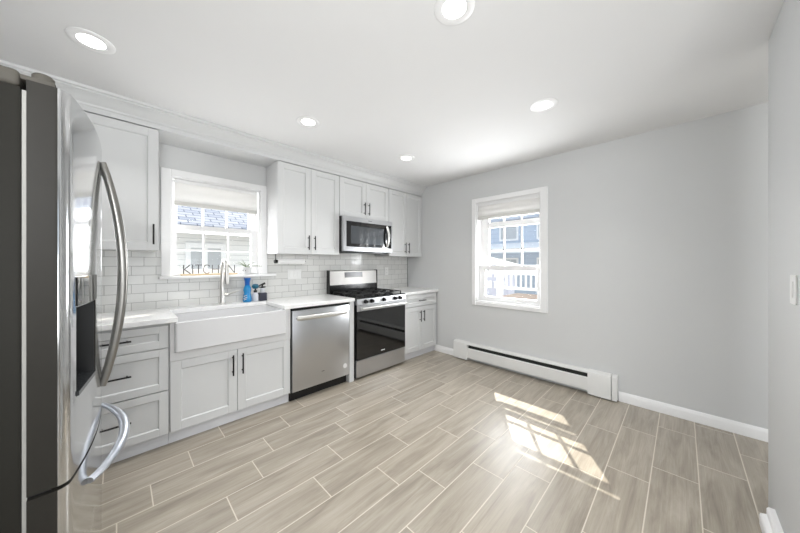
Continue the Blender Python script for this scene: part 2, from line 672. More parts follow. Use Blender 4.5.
# ---- window in the far wall
w1 = struct_empty('window_1', (XF, 1.52, FW[2]))
c = MB()
ya, yb, za, zb = 1.048, 1.992, 0.753, 2.160
c.box(XF - 0.020, XF, ya, FW[0], za, zb, bev=0.003)
c.box(XF - 0.020, XF, FW[1], yb, za, zb, bev=0.003)
c.box(XF - 0.0195, XF, FW[0], FW[1], FW[3], zb, bev=0.003)
c.box(XF - 0.014, XF, FW[0], FW[1], za, FW[2], bev=0.003)
c.build('casing', M['trim'], w1)
c = MB()   # jamb lining
c.box(XF, XF + T, FW[0], FW[0] + 0.012, FW[2], FW[3]); c.box(XF, XF + T, FW[1] - 0.012, FW[1], FW[2], FW[3])
c.box(XF, XF + T, FW[0] + .012, FW[1] - .012, FW[2], FW[2] + 0.012); c.box(XF, XF + T, FW[0] + .012, FW[1] - .012, FW[3] - 0.012, FW[3])
c.build('jamb', M['trim'], w1)
y0, y1 = FW[0] + 0.012, FW[1] - 0.012
gl0, gl1 = 1.185, 1.835
c = MB()   # inner, lower sash
X0, X1 = 3.425, 3.462
c.box(X0, X1, y0, gl0, 0.812, 1.275); c.box(X0, X1, gl1, y1, 0.812, 1.275)
c.box(X0, X1, gl0, gl1, 0.812, 0.875); c.box(X0 - .004, X1, gl0, gl1, 1.217, 1.275)
c.build('lower_sash', M['trim'], w1)
box(3.442, 3.446, gl0, gl1, 0.875, 1.217).build('pane', M['glass'], w1, smooth=0)
c = MB()   # outer, upper sash with muntins
X0, X1 = 3.490, 3.527
c.box(X0, X1, y0, gl0, 1.19, 2.088); c.box(X0, X1, gl1 - .02, y1, 1.19, 2.088)
c.box(X0, X1, gl0, gl1, 1.165, 1.232); c.box(X0, X1, gl0, gl1, 1.90, 2.088)
c.build('upper_sash', M['trim'], w1)
box(3.506, 3.510, gl0, gl1 - .02, 1.232, 1.90).build('pane', M['glass'], w1, smooth=0)
for yy in (1.392, 1.618):
    box(3.498, 3.520, yy - 0.009, yy + 0.009, 1.232, 1.90).build('muntin', M['trim'], w1, smooth=0)
box(3.498, 3.5205, gl0, gl1 - .02, 1.475, 1.493).build('muntin', M['trim'], w1, smooth=0)
box(3.496, 3.522, gl0, gl1 - .02, 1.775, 1.845).build('sash_rail', M['trim'], w1, smooth=0)

# ---- window over the sink
w2 = struct_empty('window_2', (0.70, YK, KW[2]))
c = MB()
xa, xb, zt = 0.263, 1.146, 2.140
c.box(xa, KW[0], YK - 0.020, YK, KW[2] + .005, zt, bev=0.003)
c.box(KW[1], xb, YK - 0.020, YK, KW[2] + .005, zt, bev=0.003)
c.box(KW[0], KW[1], YK - 0.0195, YK, KW[3], zt, bev=0.003)
c.build('casing', M['trim'], w2)
box(0.245, 1.215, 3.105, YK + 0.06, 1.170, 1.195, bev=0.005, seg=2).build('stool', M['trim'], w2)
c = MB()
c.box(KW[0], KW[0] + .012, YK, YK + T, 1.195, KW[3]); c.box(KW[1] - .012, KW[1], YK, YK + T, 1.195, KW[3])
c.box(KW[0] + .012, KW[1] - .012, YK, YK + T, KW[3] - .012, KW[3]); c.box(KW[0] + .012, KW[1] - .012, YK + .06, YK + T, 1.19, 1.20)
c.build('jamb', M['trim'], w2)
x0, x1 = KW[0] + .012, KW[1] - .012
c = MB()
c.box(x0, 0.378, 3.245, 3.282, 1.201, 1.662); c.box(1.005, x1, 3.245, 3.282, 1.201, 1.662)
c.box(0.378, 1.005, 3.245, 3.282, 1.201, 1.250); c.box(0.378, 1.005, 3.241, 3.282, 1.612, 1.662)
c.build('lower_sash', M['trim'], w2)
box(0.378, 1.005, 3.262, 3.266, 1.250, 1.612).build('pane', M['glass'], w2, smooth=0)
for xx in (0.587, 0.796):
    box(xx - .008, xx + .008, 3.252, 3.276, 1.25, 1.612).build('muntin', M['trim'], w2, smooth=0)
box(0.378, 1.005, 3.2515, 3.2765, 1.424, 1.440).build('muntin', M['trim'], w2, smooth=0)
c = MB()
c.box(x0, 0.388, 3.305, 3.342, 1.60, 2.068); c.box(0.995, x1, 3.305, 3.342, 1.60, 2.068)
c.box(0.388, 0.995, 3.305, 3.342, 1.60, 1.655); c.box(0.388, 0.995, 3.305, 3.342, 2.02, 2.068)
c.build('upper_sash', M['trim'], w2)
box(0.388, 0.995, 3.322, 3.326, 1.655, 2.02).build('pane', M['glass'], w2, smooth=0)
for xx in (0.590, 0.793):
    box(xx - .009, xx + .009, 3.312, 3.336, 1.655, 2.02).build('muntin', M['trim'], w2, smooth=0)

# ---- unseen wide window behind the camera, put in to admit fill daylight
w3 = struct_empty('window_3', (1.25, YR, 0.12))
c = MB()
for a, b in ((-0.1, -0.03), (0.82, 0.89), (1.69, 1.76), (2.53, 2.60)):
    c.box(a, b, YR - 0.12, YR - 0.05, 0.12, 2.25)
c.box(-0.03, 2.53, YR - 0.119, YR - 0.051, 0.12, 0.19); c.box(-0.03, 2.53, YR - 0.119, YR - 0.051, 2.18, 2.25)
c.build('window_frame', M['trim'], w3, smooth=0)

# unseen eave, added to limit the sun entering the sink window
struct(box(XL - 0.8, XF + 0.35, YK + T, YK + T + 0.26, 2.53, 2.66).build('sun_limiting_eave', M['trim'], smooth=0))

# ------------------------------------------------------------------ cabinets
def pull(x, y, z, vert, L, name, parent):
    """black bar pull on a front whose face is at y"""
    m = MB()
    h = L / 2
    yy = y - 0.030
    if vert:
        m.tube([(x, yy, z - h), (x, yy, z + h)], 0.0058, 12)
        for s in (-1, 1):
            m.tube([(x, y + .001, z + s * (h - .025)), (x, yy, z + s * (h - .025))], 0.0048, 10)
    else:
        m.tube([(x - h, yy, z), (x + h, yy, z)], 0.0058, 12)
        for s in (-1, 1):
            m.tube([(x + s * (h - .02), y + .001, z), (x + s * (h - .02), yy, z)], 0.0048, 10)
    return m.build(name, M['black'], parent)


def shaker(x0, x1, z0, z1, y, rail=0.062, th=0.019, rec=0.009):
    m = MB()
    b = 0.0016
    m.box(x0, x0 + rail, y, y + th, z0, z1, bev=b); m.box(x1 - rail, x1, y, y + th, z0, z1, bev=b)
    m.box(x0 + rail, x1 - rail, y + .0002, y + th, z1 - rail, z1, bev=b); m.box(x0 + rail, x1 - rail, y + .0002, y + th, z0, z0 + rail, bev=b)
    # sloped inner lip and sunk panel
    a0, a1, c0, c1 = x0 + rail, x1 - rail, z0 + rail, z1 - rail
    e = 0.006
    o = [(a0, y + .001, c0), (a1, y + .001, c0), (a1, y + .001, c1), (a0, y + .001, c1)]
    i = [(a0 + e, y + rec, c0 + e), (a1 - e, y + rec, c0 + e), (a1 - e, y + rec, c1 - e), (a0 + e, y + rec, c1 - e)]
    O = [m.bm.verts.new(p) for p in o]
    I = [m.bm.verts.new(p) for p in i]
    for k in range(4):
        m.bm.faces.new((O[k], O[(k + 1) % 4], I[(k + 1) % 4], I[k]))
    m.bm.faces.new(I)
    m.box(a0 - .004, a1 + .004, y + rec + .0008, y + th - .001, c0 - .004, c1 + .004)
    return m


def cabinet(name, label, group, x0, x1, z0, z1, face, yb, doors=(), drawers=(), toe=None, body_top=None):
    t = thing(name, label, 'cabinet', ((x0 + x1) / 2, (face + yb) / 2, z0 if toe is None else 0), group)
    f = face + 0.0195
    m = MB()
    if body_top:     # carcass lowered under the sink
        m.box(x0, x0 + .02, f, yb, z0, z1); m.box(x1 - .02, x1, f, yb, z0, z1)
        m.box(x0 + .02, x1 - .02, f, yb, z0, z0 + .02)
        m.box(x0 + .02, x1 - .02, f, f + .02, z0 + .02, body_top)
        m.box(x0 + .002, x0 + .0275, face, f, 0.605, z1); m.box(x1 - .054, x1 - .004, face, f, 0.605, z1)
        m.box(x0 + .0275, x1 - .054, face + .001, f, 0.605, body_top)
    else:
        m.box(x0, x1, f, yb, z0, z1, bev=0.001)
    m.build('body', M['carc'], t)
    for (a, b, c0, c1, hx, hz, hl) in doors:
        d = shaker(a, b, c0, c1, face).build('door', M['cab'], t)
        if hx is not None:
            pull(hx, face, hz, True, hl, 'handle', d)
    for (a, b, c0, c1, hx, hz, hl) in drawers:
        d = shaker(a, b, c0, c1, face, rail=0.050).build('drawer', M['cab'], t)
        pull(hx, face, hz, False, hl, 'handle', d)
    if toe is not None:
        box(x0, x1, toe, toe + 0.02, 0, z0).build('toe_kick', M['toe'], t)
    return t

U, B = 2.88, 2.58
UG, BG = 'white wall cabinets', 'white base cabinets'
g = 0.0015
cabinet('wall_cabinet', 'white single-door shaker wall cabinet left of the sink window, above the refrigerator handle', UG,
        -0.31, 0.225, 1.405, 2.345, U, YK - .007, doors=[(-0.308, 0.223, 1.407, 2.343, 0.192, 1.53, 0.155)])
cabinet('wall_cabinet', 'white tall two-door wall cabinet between the sink window and the microwave, paper towel roll below', UG,
        1.136, 1.861, 1.405, 2.345, U, YK - .007,
        doors=[(1.138, 1.498, 1.407, 2.343, 1.463, 1.53, 0.155), (1.501, 1.859, 1.407, 2.343, 1.536, 1.53, 0.155)])
cabinet('wall_cabinet', 'short white two-door wall cabinet directly above the microwave', UG,
        1.865, 2.660, 1.874, 2.345, U, YK - .007,
        doors=[(1.867, 2.261, 1.877, 2.343, 2.226, 2.0, 0.155), (2.264, 2.658, 1.877, 2.343, 2.299, 2.0, 0.155)])
cabinet('wall_cabinet', 'white tall two-door wall cabinet in the corner right of the microwave', UG,
        2.664, 3.366, 1.405, 2.345, U, YK - .010,
        doors=[(2.666, 3.014, 1.407, 2.343, 2.979, 1.53, 0.155), (3.017, 3.364, 1.407, 2.343, 3.052, 1.53, 0.155)])

cabinet('base_cabinet', 'white three-drawer base cabinet left of the farmhouse sink, partly behind the refrigerator', BG,
        -0.31, 0.258, 0.095, 0.884, B, YK - .007,
        drawers=[(-0.285, 0.252, 0.712, 0.868, -0.016, 0.795, 0.155), (-0.285, 0.252, 0.412, 0.704, -0.016, 0.565, 0.155),
                 (-0.285, 0.252, 0.10, 0.404, -0.016, 0.262, 0.155)], toe=2.632)
cabinet('base_cabinet', 'white two-door base cabinet under the farmhouse sink', BG,
        0.260, 1.140, 0.095, 0.884, B, YK - .007, body_top=0.664,
        doors=[(0.264, 0.691, 0.098, 0.602, 0.657, 0.485, 0.165), (0.695, 1.134, 0.098, 0.602, 0.728, 0.485, 0.165)], toe=2.632)
cabinet('base_cabinet', 'narrow white base cabinet right of the range with one drawer over two doors', BG,
        2.664, 3.350, 0.095, 0.884, B, YK - .010,
        doors=[(2.668, 3.003, 0.10, 0.706, 2.968, 0.575, 0.155), (3.006, 3.346, 0.10, 0.706, 3.041, 0.575, 0.155)],
        drawers=[(2.668, 3.346, 0.716, 0.868, 3.005, 0.79, 0.14)], toe=2.632)
tag(box(1.792, 1.852, 2.572, YK - .007, 0, 0.884, bev=0.002).build('end_panel', M['cab'], loc=(1.822, 2.88, 0)),
    'narrow white upright panel between the dishwasher and the range', 'panel')

# ------------------------------------------------------------------ countertops, sink, faucet
CT0, CT1 = 0.8855, 0.921
m = MB()
SX0, SX1, SYB = 0.305, 1.070, 3.005
m.box(-0.55, SX0, 2.56, YK - .007, CT0, CT1, bev=0.003)
m.box(SX0 - .001, SX1 + .001, SYB, YK - .0072, CT0, CT1 - .0002)
m.box(SX1, 1.856, 2.56, YK - .007, CT0, CT1, bev=0.003)
tag(m.build('countertop', M['quartz'], loc=(0.65, 2.88, CT0)),
    'long white stone countertop around the sink and over the dishwasher', 'countertop', 'white stone countertops')
tag(box(2.662, 3.366, 2.56, YK - .010, CT0, CT1, bev=0.003).build('countertop', M['quartz'], loc=(3.01, 2.88, CT0)),
    'short white stone countertop in the corner right of the range', 'countertop', 'white stone countertops')

# farmhouse sink: apron bowl modelled as a rounded box with a hollow
def rrect(x0, x1, y0, y1, r, n=5):
    out = []
    for cx, cy, a in ((x1 - r, y1 - r, 0), (x0 + r, y1 - r, 90), (x0 + r, y0 + r, 180), (x1 - r, y0 + r, 270)):
        for k in range(n + 1):
            t = math.radians(a + 90 * k / n)
            out.append((cx + r * math.cos(t), cy + r * math.sin(t)))
    return out
def loft(m, loops):
    R = [[m.bm.verts.new((x, y, z)) for x, y in pts] for pts, z in loops]
    n = len(R[0])
    for a, b in zip(R, R[1:]):
        for k in range(n):
            m.bm.faces.new((a[k], a[(k + 1) % n], b[(k + 1) % n], b[k]))
    m.bm.faces.new(R[0]); m.bm.faces.new(R[-1])
    return m
sk = thing('farmhouse_sink', 'white apron-front farmhouse sink under the window', 'sink', (0.688, 2.78, 0.668))
o0, o1, p0, p1 = 0.288, 1.085, 2.548, 3.030
Q = lambda d, r: rrect(o0 + d, o1 - d, p0 + d, p1 - d, r)
m = MB()
loft(m, [(Q(.006, .012), 0.668), (Q(0, .016), 0.674), (Q(0, .016), 0.8785), (Q(.005, .014), 0.8845), (Q(.019, .03), 0.8845), (Q(.024, .03), 0.880),
         (Q(.030, .035), 0.72), (Q(.045, .05), 0.700), (Q(.20, .03), 0.694)])
m.build('basin', M['ceramic'], sk)
MB().lathe([(0, .004), (.03, .004), (.042, .002), (.045, 0)], (0.688, 2.79, 0.694)).build('drain', M['nickel'], sk)

fx, fy = 0.70, 3.085
fc = thing('faucet', 'brushed nickel gooseneck pull-down faucet standing behind the sink', 'faucet', (fx, fy, CT1))
m = MB()
m.lathe([(0, 0), (.029, 0), (.029, .006), (.024, .012), (.0215, .02), (.0205, .10), (.0205, .17), (.016, .18), (.016, .30), (0, .30)], (fx, fy, CT1))
m.build('base', M['nickel'], fc)
m = MB()
R = 0.078
pts = [(fx, fy, CT1 + .29)] + [(fx, fy - R + R * math.cos(t), CT1 + .335 + R * math.sin(t)) for t in [PI * k / 14 for k in range(15)]] + [(fx, fy - 2 * R, CT1 + .32)]
m.tube(pts, 0.0145, 14)
m.build('spout', M['nickel'], fc)
MB().lathe([(0, .20), (.017, .20), (.0175, .24), (.016, .33), (.0145, .335), (0, .335)][::-1], (fx, fy - 2 * R, CT1)).build('spray_head', M['nickel'], fc)
m = MB()
m.tube([(fx + .012, fy, CT1 + .085), (fx + .05, fy, CT1 + .085)], .0165, 14)
m.tube([(fx + .045, fy - .004, CT1 + .088), (fx + .075, fy - .02, CT1 + .10), (fx + .145, fy - .045, CT1 + .125)], [.009, .008, .006], 12)
m.build('lever', M['nickel'], fc)

# ------------------------------------------------------------------ dishwasher
dw = thing('dishwasher', 'stainless steel dishwasher with a bowed towel-bar handle between sink and range', 'dishwasher', (1.464, 2.88, 0))
box(1.146, 1.786, 2.60, 3.18, 0.10, 0.878, bev=.002).build('body', M['blackplastic'], dw)
box(1.149, 1.783, 2.564, 2.5995, 0.098, 0.860, bev=.004, seg=2).build('door', M['steelh'], dw)
box(1.149, 1.783, 2.576, 2.5997, 0.8605, 0.877).build('control_strip', M['blackplastic'], dw)
m = MB()
pts = []
for k in range(15):
    t = k / 14
    x = 1.19 + (1.742 - 1.19) * t
    pts.append((x, 2.548 - 0.030 * math.sin(PI * t), 0.788 + 0.0 * t))
m.tube(pts, 0.0215, 14, flat=0.5, up=(0, 0, 1))
for x in (1.195, 1.737):
    m.box(x - .012, x + .012, 2.545, 2.566, .776, .800, bev=.002)
m.build('handle', M['bright'], dw)
box(1.149, 1.783, 2.625, 2.645, 0.0, 0.097).build('kick_plate', M['blackplastic'], dw)
m = MB(); m.cyl((1.728, 2.5645, .205), (1.728, 2.5625, .205), .024, 24); m.build('round_sticker', M['badge'], dw)
box(1.45, 1.48, 2.5625, 2.5645, .217, .224).build('badge', M['greymark'], dw)

# ------------------------------------------------------------------ gas range
RX0, RX1 = 1.868, 2.646
rg = thing('gas_range', 'freestanding stainless and black gas range with five knobs', 'range', (2.257, 2.86, 0))
m = MB()
m.box(RX0, RX1, 2.585, 3.175, 0.03, 0.895, bev=.002)
m.box(RX0, RX1, 2.55, 3.175, 0.895, 0.915, bev=.003)
m.build('body', M['enamel'], rg)
for x in (RX0 + .05, RX1 - .05):
    for y in (2.64, 3.12):
        MB().cyl((x, y, 0), (x, y, .031), .018, 14).build('foot', M['blackplastic'], rg)
m = MB()
m.prism([(2.538, .838), (2.584, .838), (2.584, .893), (2.552, .908), (2.541, .905)], 'x', RX0 + .002, RX1 - .002)
cp = m.build('control_panel', M['steelh'], rg)
for x in (1.985, 2.075, 2.262, 2.445, 2.535):
    m = MB()
    m.tube([(x, 2.541, .872), (x, 2.530, .872), (x, 2.528, .872), (x, 2.506, .871)], [.024, .024, .0185, .0165], 20)
    m.box(x - .003, x + .003, 2.503, 2.508, .858, .885)
    m.build('knob', M['black'], cp)
d = box(RX0 + .003, RX1 - .003, 2.546, 2.584, 0.222, 0.834, bev=.003).build('oven_door', M['blackglass'], rg)
box(RX0 + .003, RX1 - .003, 2.541, 2.548, 0.768, 0.8338, bev=.002).build('door_rail', M['steelh'], d)
m = MB()
m.tube([(RX0 + .04, 2.497, .803), (RX1 - .04, 2.497, .803)], .0165, 14)
for x in (RX0 + .055, RX1 - .055):
    m.box(x - .012, x + .012, 2.495, 2.543, .793, .813, bev=.003)
m.build('handle', M['bright'], d)
box(2.225, 2.285, 2.5448, 2.547, .262, .272).build('badge', M['badge'], d)
box(RX0 + .003, RX1 - .003, 2.552, 2.584, 0.028, 0.217, bev=.004).build('drawer', M['steelh'], rg)
bgd = MB()
bgd.prism([(3.118, 1.028), (3.175, 1.028), (3.175, 1.212), (3.132, 1.212), (3.124, 1.205)], 'x', RX0 - .002, RX1 + .002)
bgd = bgd.build('backguard', M['steeld'], rg)
box(RX0 - .004, RX0 + .006, 3.112, 3.176, .92, 1.216, bev=.002).build('end_trim', M['blackplastic'], bgd)
box(RX1 - .006, RX1 + .004, 3.112, 3.176, .92, 1.216, bev=.002).build('end_trim', M['blackplastic'], bgd)
dp = box(2.10, 2.385, 3.1165, 3.123, 1.118, 1.190).build('display', M['display'], bgd, smooth=0)
box(RX0, RX1, 3.126, 3.175, .915, 1.0275).build('backguard_base', M['enamel'], rg)
m = MB()
for i, (x, y, r) in enumerate(((2.02, 2.70, .05), (2.02, 2.98, .04), (2.257, 2.84, .055), (2.49, 2.70, .055), (2.49, 2.98, .042))):
    MB().lathe([(0, 0.020), (r * .62, 0.020), (r * .7, 0.015), (r * .72, 0.011), (r, .010), (r, .0)][::-1], (x, y, .9155)).build('burner', M['castiron'], rg)
for (xa, xb) in ((1.90, 2.135), (2.142, 2.372), (2.379, 2.615)):
    m = MB()
    zt = .953
    h = .010
    for y in (2.60, 2.84, 3.08):
        m.box(xa, xb, y - .006, y + .006, zt - h, zt, bev=.002)
    for x in (xa + .006, xb - .006):
        m.box(x - .006, x + .006, 2.594, 3.086, zt - h - .0003, zt - .0003, bev=.002)
    xm = (xa + xb) / 2
    for y in (2.72, 2.96):
        for s in (-1, 1):
            m.box(xm + s * .028, xm + s * (xb - xa) / 2 * .98, y - .005, y + .005, zt - h, zt + .0004, bev=.0015)
            m.box(xm - .005, xm + .005, y + s * .028, y + s * .118, zt - h, zt + .0004, bev=.0015)
    for x in (xa + .006, xb - .006):
        for y in (2.60, 2.84, 3.08):
            m.box(x - .006, x + .006, y - .006, y + .006, .9152, zt - .002)
    m.build('grate', M['castiron'], rg)

# ------------------------------------------------------------------ over-the-range microwave
mw = thing('microwave', 'stainless over-the-range microwave with a dark window mounted above the range', 'microwave', (2.262, 3.0, 1.442))
box(1.866, 2.658, 2.842, 3.185, 1.442, 1.870, bev=.002).build('body', M['blackplastic'], mw)
m = MB()    # front frame
m.box(1.866, 2.658, 2.803, 2.841, 1.812, 1.870, bev=.003); m.box(1.866, 2.658, 2.803, 2.841, 1.450, 1.508, bev=.003)
m.box(1.866, 1.908, 2.8034, 2.841, 1.508, 1.812); m.box(2.640, 2.658, 2.8034, 2.841, 1.508, 1.812)
m.build('front_frame', M['steelh'], mw)
dr = box(1.908, 2.522, 2.807, 2.841, 1.508, 1.812).build('door', M['blackglass'], mw, smooth=0)
box(1.975, 2.505, 2.8058, 2.8075, 1.545, 1.760).build('window', M['greyglass'], dr, smooth=0)
m = MB()
pts = [(2.552, 2.797 - .040 * math.sin(PI * k / 12), 1.525 + .27 * k / 12) for k in range(13)]
m.tube(pts, .0125, 12, flat=1.5, up=(0, 1, 0))
m.build('handle', M['bright'], dr)
kp = box(2.5225, 2.640, 2.807, 2.841, 1.508, 1.812).build('control_panel', M['blackglass'], mw, smooth=0)
box(2.583, 2.628, 2.8058, 2.8075, 1.755, 1.785).build('display', M['display'], kp, smooth=0)
for r_ in range(4):
    for c_ in range(3):
        box(2.584 + .016 * c_, 2.595 + .016 * c_, 2.806, 2.8075, 1.56 + .04 * r_, 1.578 + .04 * r_).build('button', M['greymark'], kp, smooth=0)
box(2.235, 2.295, 2.8015, 2.8035, 1.836, 1.845).build('badge', M['greymark'], mw, smooth=0)
box(1.90, 2.62, 2.86, 3.15, 1.432, 1.4425).build('vent_grille', M['display'], mw, smooth=0)

# ------------------------------------------------------------------ refrigerator (faces +X, bowed doors)
FY0, FY1 = 1.115, 2.035
fr = thing('refrigerator', 'tall stainless french-door refrigerator with bottom freezer at the left edge', 'refrigerator', (-0.5, 1.575, 0))
box(-0.845, -0.164, FY0 + .004, FY1 - .004, 0.03, 1.735, bev=.006, seg=2).build('body', M['side'], fr)
m = MB(); m.box(-0.845, -0.166, FY0, FY1, 1.732, 1.772, bev=.010, seg=3); m.build('top_cap', M['hinge'], fr)
m = MB(); m.box(-0.164, -0.1562, FY0 + .010, FY1 - .016, .06, 1.728); m.build('gasket', M['gasket'], fr)
for y in (FY0 + .045, FY1 - .045):
    m = MB()
    m.box(-0.175, -0.112, y - .036, y + .036, 1.7535, 1.7665, bev=.004, seg=2)
    m.lathe([(0, .0), (.019, .0), (.019, .026), (.015, .031), (0, .032)], (-0.134, y - .012, 1.7535), 24)
    m.build('hinge_cover', M['hinge'], fr)
for x in (-0.79, -0.24):
    for y in (FY0 + .06, FY1 - .06):
        MB().cyl((x, y, 0), (x, y, .032), .02, 14).build('foot', M['blackplastic'], fr)

YC = (FY0 + FY1) / 2
def bow(y):
    """x of the bowed front at y"""
    u = abs(y - YC) / ((FY1 - FY0) / 2)
    return -0.0455 - 0.046 * u ** 2.2
def front_outline(y0, y1, rl, rr, xb=-0.156, n=26):
    """plan outline of a door: bowed front, rounded outer corner(s)"""
    pts = [(xb, y0)]
    for k in range(n + 1):
        y = y0 + (y1 - y0) * k / n
        x = bow(y)
        for edge, r in ((y - y0, rl), (y1 - y, rr)):
            if r and edge < r:
                x -= r - math.sqrt(max(0, r * r - (r - edge) ** 2))
        pts.append((x, y))
    # denser samples at the rounded ends
    extra = []
    for e0, sgn, r in ((y0, 1, rl), (y1, -1, rr)):
        for q in (0.03, 0.1, 0.2, 0.35, 0.55, 0.8):
            y = e0 + sgn * r * q
            x = bow(y) - (r - math.sqrt(max(0, r * r - (r - r * q) ** 2)))
            extra.append((x, y))
    pts[1:] = sorted(pts[1:] + extra, key=lambda p: p[1])
    pts.append((xb, y1))
    return pts
FZ0, FZ1, DZ0, DZ1 = 0.07, 0.735, 0.745, 1.752

# dispenser opening: y DY0..DY1, z 0.94..1.185 on the near door
DY0, DY1, HZ0, HZ1 = 1.168, 1.375, 0.945, 1.188
def door(y0, y1, rl, rr, hole=None):
    m = MB()
    pl = front_outline(y0, y1, rl, rr)
    n = len(pl)
    if not hole:
        m.prism(pl, 'z', DZ0, DZ1)
    else:
        m.prism(pl, 'z', DZ0, HZ0 - .001)
        m.prism(pl, 'z', HZ1 + .001, DZ1)
        def clip(a, b):
            q = [p for p in pl[1:-1] if a < p[1] < b]
            pa, pb = (bow(a), a), (bow(b), b)
            if a <= y0: 
                q = [p for p in pl[1:-1] if p[1] <= b]
                return [(-0.156, y0)] + q + [pb, (-0.156, b)]
            return [(-0.156, a), pa] + [p for p in pl[1:-1] if p[1] > a] + [(-0.156, y1)]
        m.prism(clip(y0 - .1, DY0), 'z', HZ0 - .001, HZ1 + .001)
        m.prism(clip(DY1, y1 + .1), 'z', HZ0 - .001, HZ1 + .001)
        m.box(-0.156, -0.150, DY0, DY1, HZ0, HZ1)
    return m
def skin(mb):
    """front faces polished, sides of the door matt grey"""
    for f in mb.bm.faces:
        f.material_index = 0
    return mb

def door_build(mb, name):
    bmesh.ops.recalc_face_normals(mb.bm, faces=mb.bm.faces[:])
    for f in mb.bm.faces:
        n_ = f.normal
        f.material_index = 0 if n_.x > 0.25 else 1
    return mb.build(name, [M['mirror'], M['dside']], fr, smooth=40)

near = door_build(door(FY0, YC - .0025, .022, .006, hole=True), 'door')
tag(near, 'near refrigerator door with the water dispenser')
far = door_build(door(YC + .0025, FY1, .006, .022), 'door')
m = MB()
m.prism(front_outline(FY0, FY1, .022, .022), 'z', FZ0, FZ1)
frz = door_build(m, 'freezer_drawer')
m = MB(); m.box(-0.17, -0.115, FY0 + .02, FY1 - .02, 0.005, 0.062); m.build('base_grille', M['blackplastic'], fr)
m = MB(); m.box(-0.175, -0.120, FY0 + .012, FY1 - .012, FZ1 + .0002, DZ0 - .0002); m.build('seam_seal', M['blackplastic'], fr)

def bowed_handle(p0, p1, out, n=18, r=.015, flat=0.75):
    """bar from p0 to p1 bowing outwards by out along +X, with feet on the door"""
    m = MB()
    p0, p1 = Vector(p0), Vector(p1)
    pts, rad = [], []
    for k in range(n + 1):
        t = k / n
        p = p0.lerp(p1, t)
        p.x += out * (math.sin(PI * t) ** 0.85)
        pts.append(p)
        rad.append(r * (0.72 + 0.28 * math.sin(PI * t)))
    up = (1, 0, 0)
    m.tube(pts, rad, 14, flat=flat, up=up)
    return m
for dr_, y in ((near, YC - .045), (far, YC + .045)):
    h = bowed_handle((bow(y) + .004, y, 1.685), (bow(y) + .004, y, 0.852), 0.055)
    h.build('handle', M['chrome'], dr_)
h = MB()
pts, rad = [], []
for k in range(25):
    t = k / 24
    y = 1.262 + (1.912 - 1.262) * t
    pts.append((bow(y) + .004 + .060 * math.sin(PI * t) ** 0.7, y, 0.655))
    rad.append(.016 * (0.7 + 0.3 * math.sin(PI * t)))
h.tube(pts, rad, 14, flat=0.8, up=(1, 0, 0))
h.build('handle', M['pale'], frz)

# dispenser: recess lining, tray, nozzle, glossy control panel following the bow
m = MB()
m.box(-0.150, -0.146, DY0, DY1, HZ0, HZ1)
m.box(-0.146, bow(DY0) - .001, DY0, DY0 + .006, HZ0, HZ1); m.box(-0.146, bow(DY1) - .003, DY1 - .006, DY1, HZ0, HZ1)
m.build('dispenser_recess', M['blackplastic'], near)
m = MB(); m.prism([(-0.146, DY0 + .006), (bow(DY0 + .006) + .004, DY0 + .006), (bow(DY1) + .002, DY1 - .006), (-0.146, DY1 - .006)], 'z', HZ0, HZ0 + .012)
m.build('drip_tray', M['display'], near)
m = MB(); m.cyl((-0.115, 1.272, 1.14), (-0.115, 1.272, HZ1), .014, 16); m.box(-0.14, -0.125, 1.245, 1.30, 1.03, 1.14, bev=.004)
m.build('dispenser_nozzle', M['steel'], near)
m = MB()
for z0, z1 in ((HZ1 + .004, 1.272),):
    a = [(bow(DY0 + (DY1 - DY0) * k / 8) + .0005, DY0 + (DY1 - DY0) * k / 8) for k in range(9)]
    b = [(x + .0025, y) for x, y in a]
    m.prism(a + b[::-1], 'z', z0, z1)
m.build('dispenser_control_panel', M['blackglass'], near)

# ------------------------------------------------------------------ baseboard heater
ht = thing('baseboard_heater', 'long low white baseboard heater under the far window', 'heater', (3.335, 1.34, 0))
HY0, HY1 = 0.431, 2.246
box(3.362, 3.3695, HY0 + .01, HY1 - .01, .02, .236).build('back_plate', M['heater'], ht)
m = MB()
m.prism([(3.362, .236), (3.362, .240), (3.325, .240), (3.308, .228), (3.306, .214), (3.309, .214), (3.312, .226), (3.327, .236)], 'y', .655, 2.04)
m.build('top_hood', M['heater'], ht)
m = MB()
m.prism([(3.302, .045), (3.305, .045), (3.308, .160), (3.318, .170), (3.315, .172), (3.303, .162)], 'y', .655, 2.04)
m.build('front_panel', M['heater'], ht)
box(3.330, 3.3615, .66, 2.035, .055, .20).build('fin_element', M['heaterdark'], ht)
MB().cyl((3.338, .45, .05), (3.338, 2.22, .05), .011, 14).build('supply_pipe', M['fin'], ht)
def capm(y0, y1, bev):
    m = MB()
    prof = [(3.3695, .012), (3.3695, .243), (3.325, .243), (3.303, .230), (3.297, .212), (3.297, .012)]
    m.prism(prof, 'y', y0, y1)
    return m
capm(HY0 + .045, .664, 1).build('end_cap', M['heater'], ht)
capm(HY0, HY0 + .039, 1).build('end_cap', M['heater'], ht)
capm(2.030, HY1, 1).build('end_cap', M['heater'], ht)

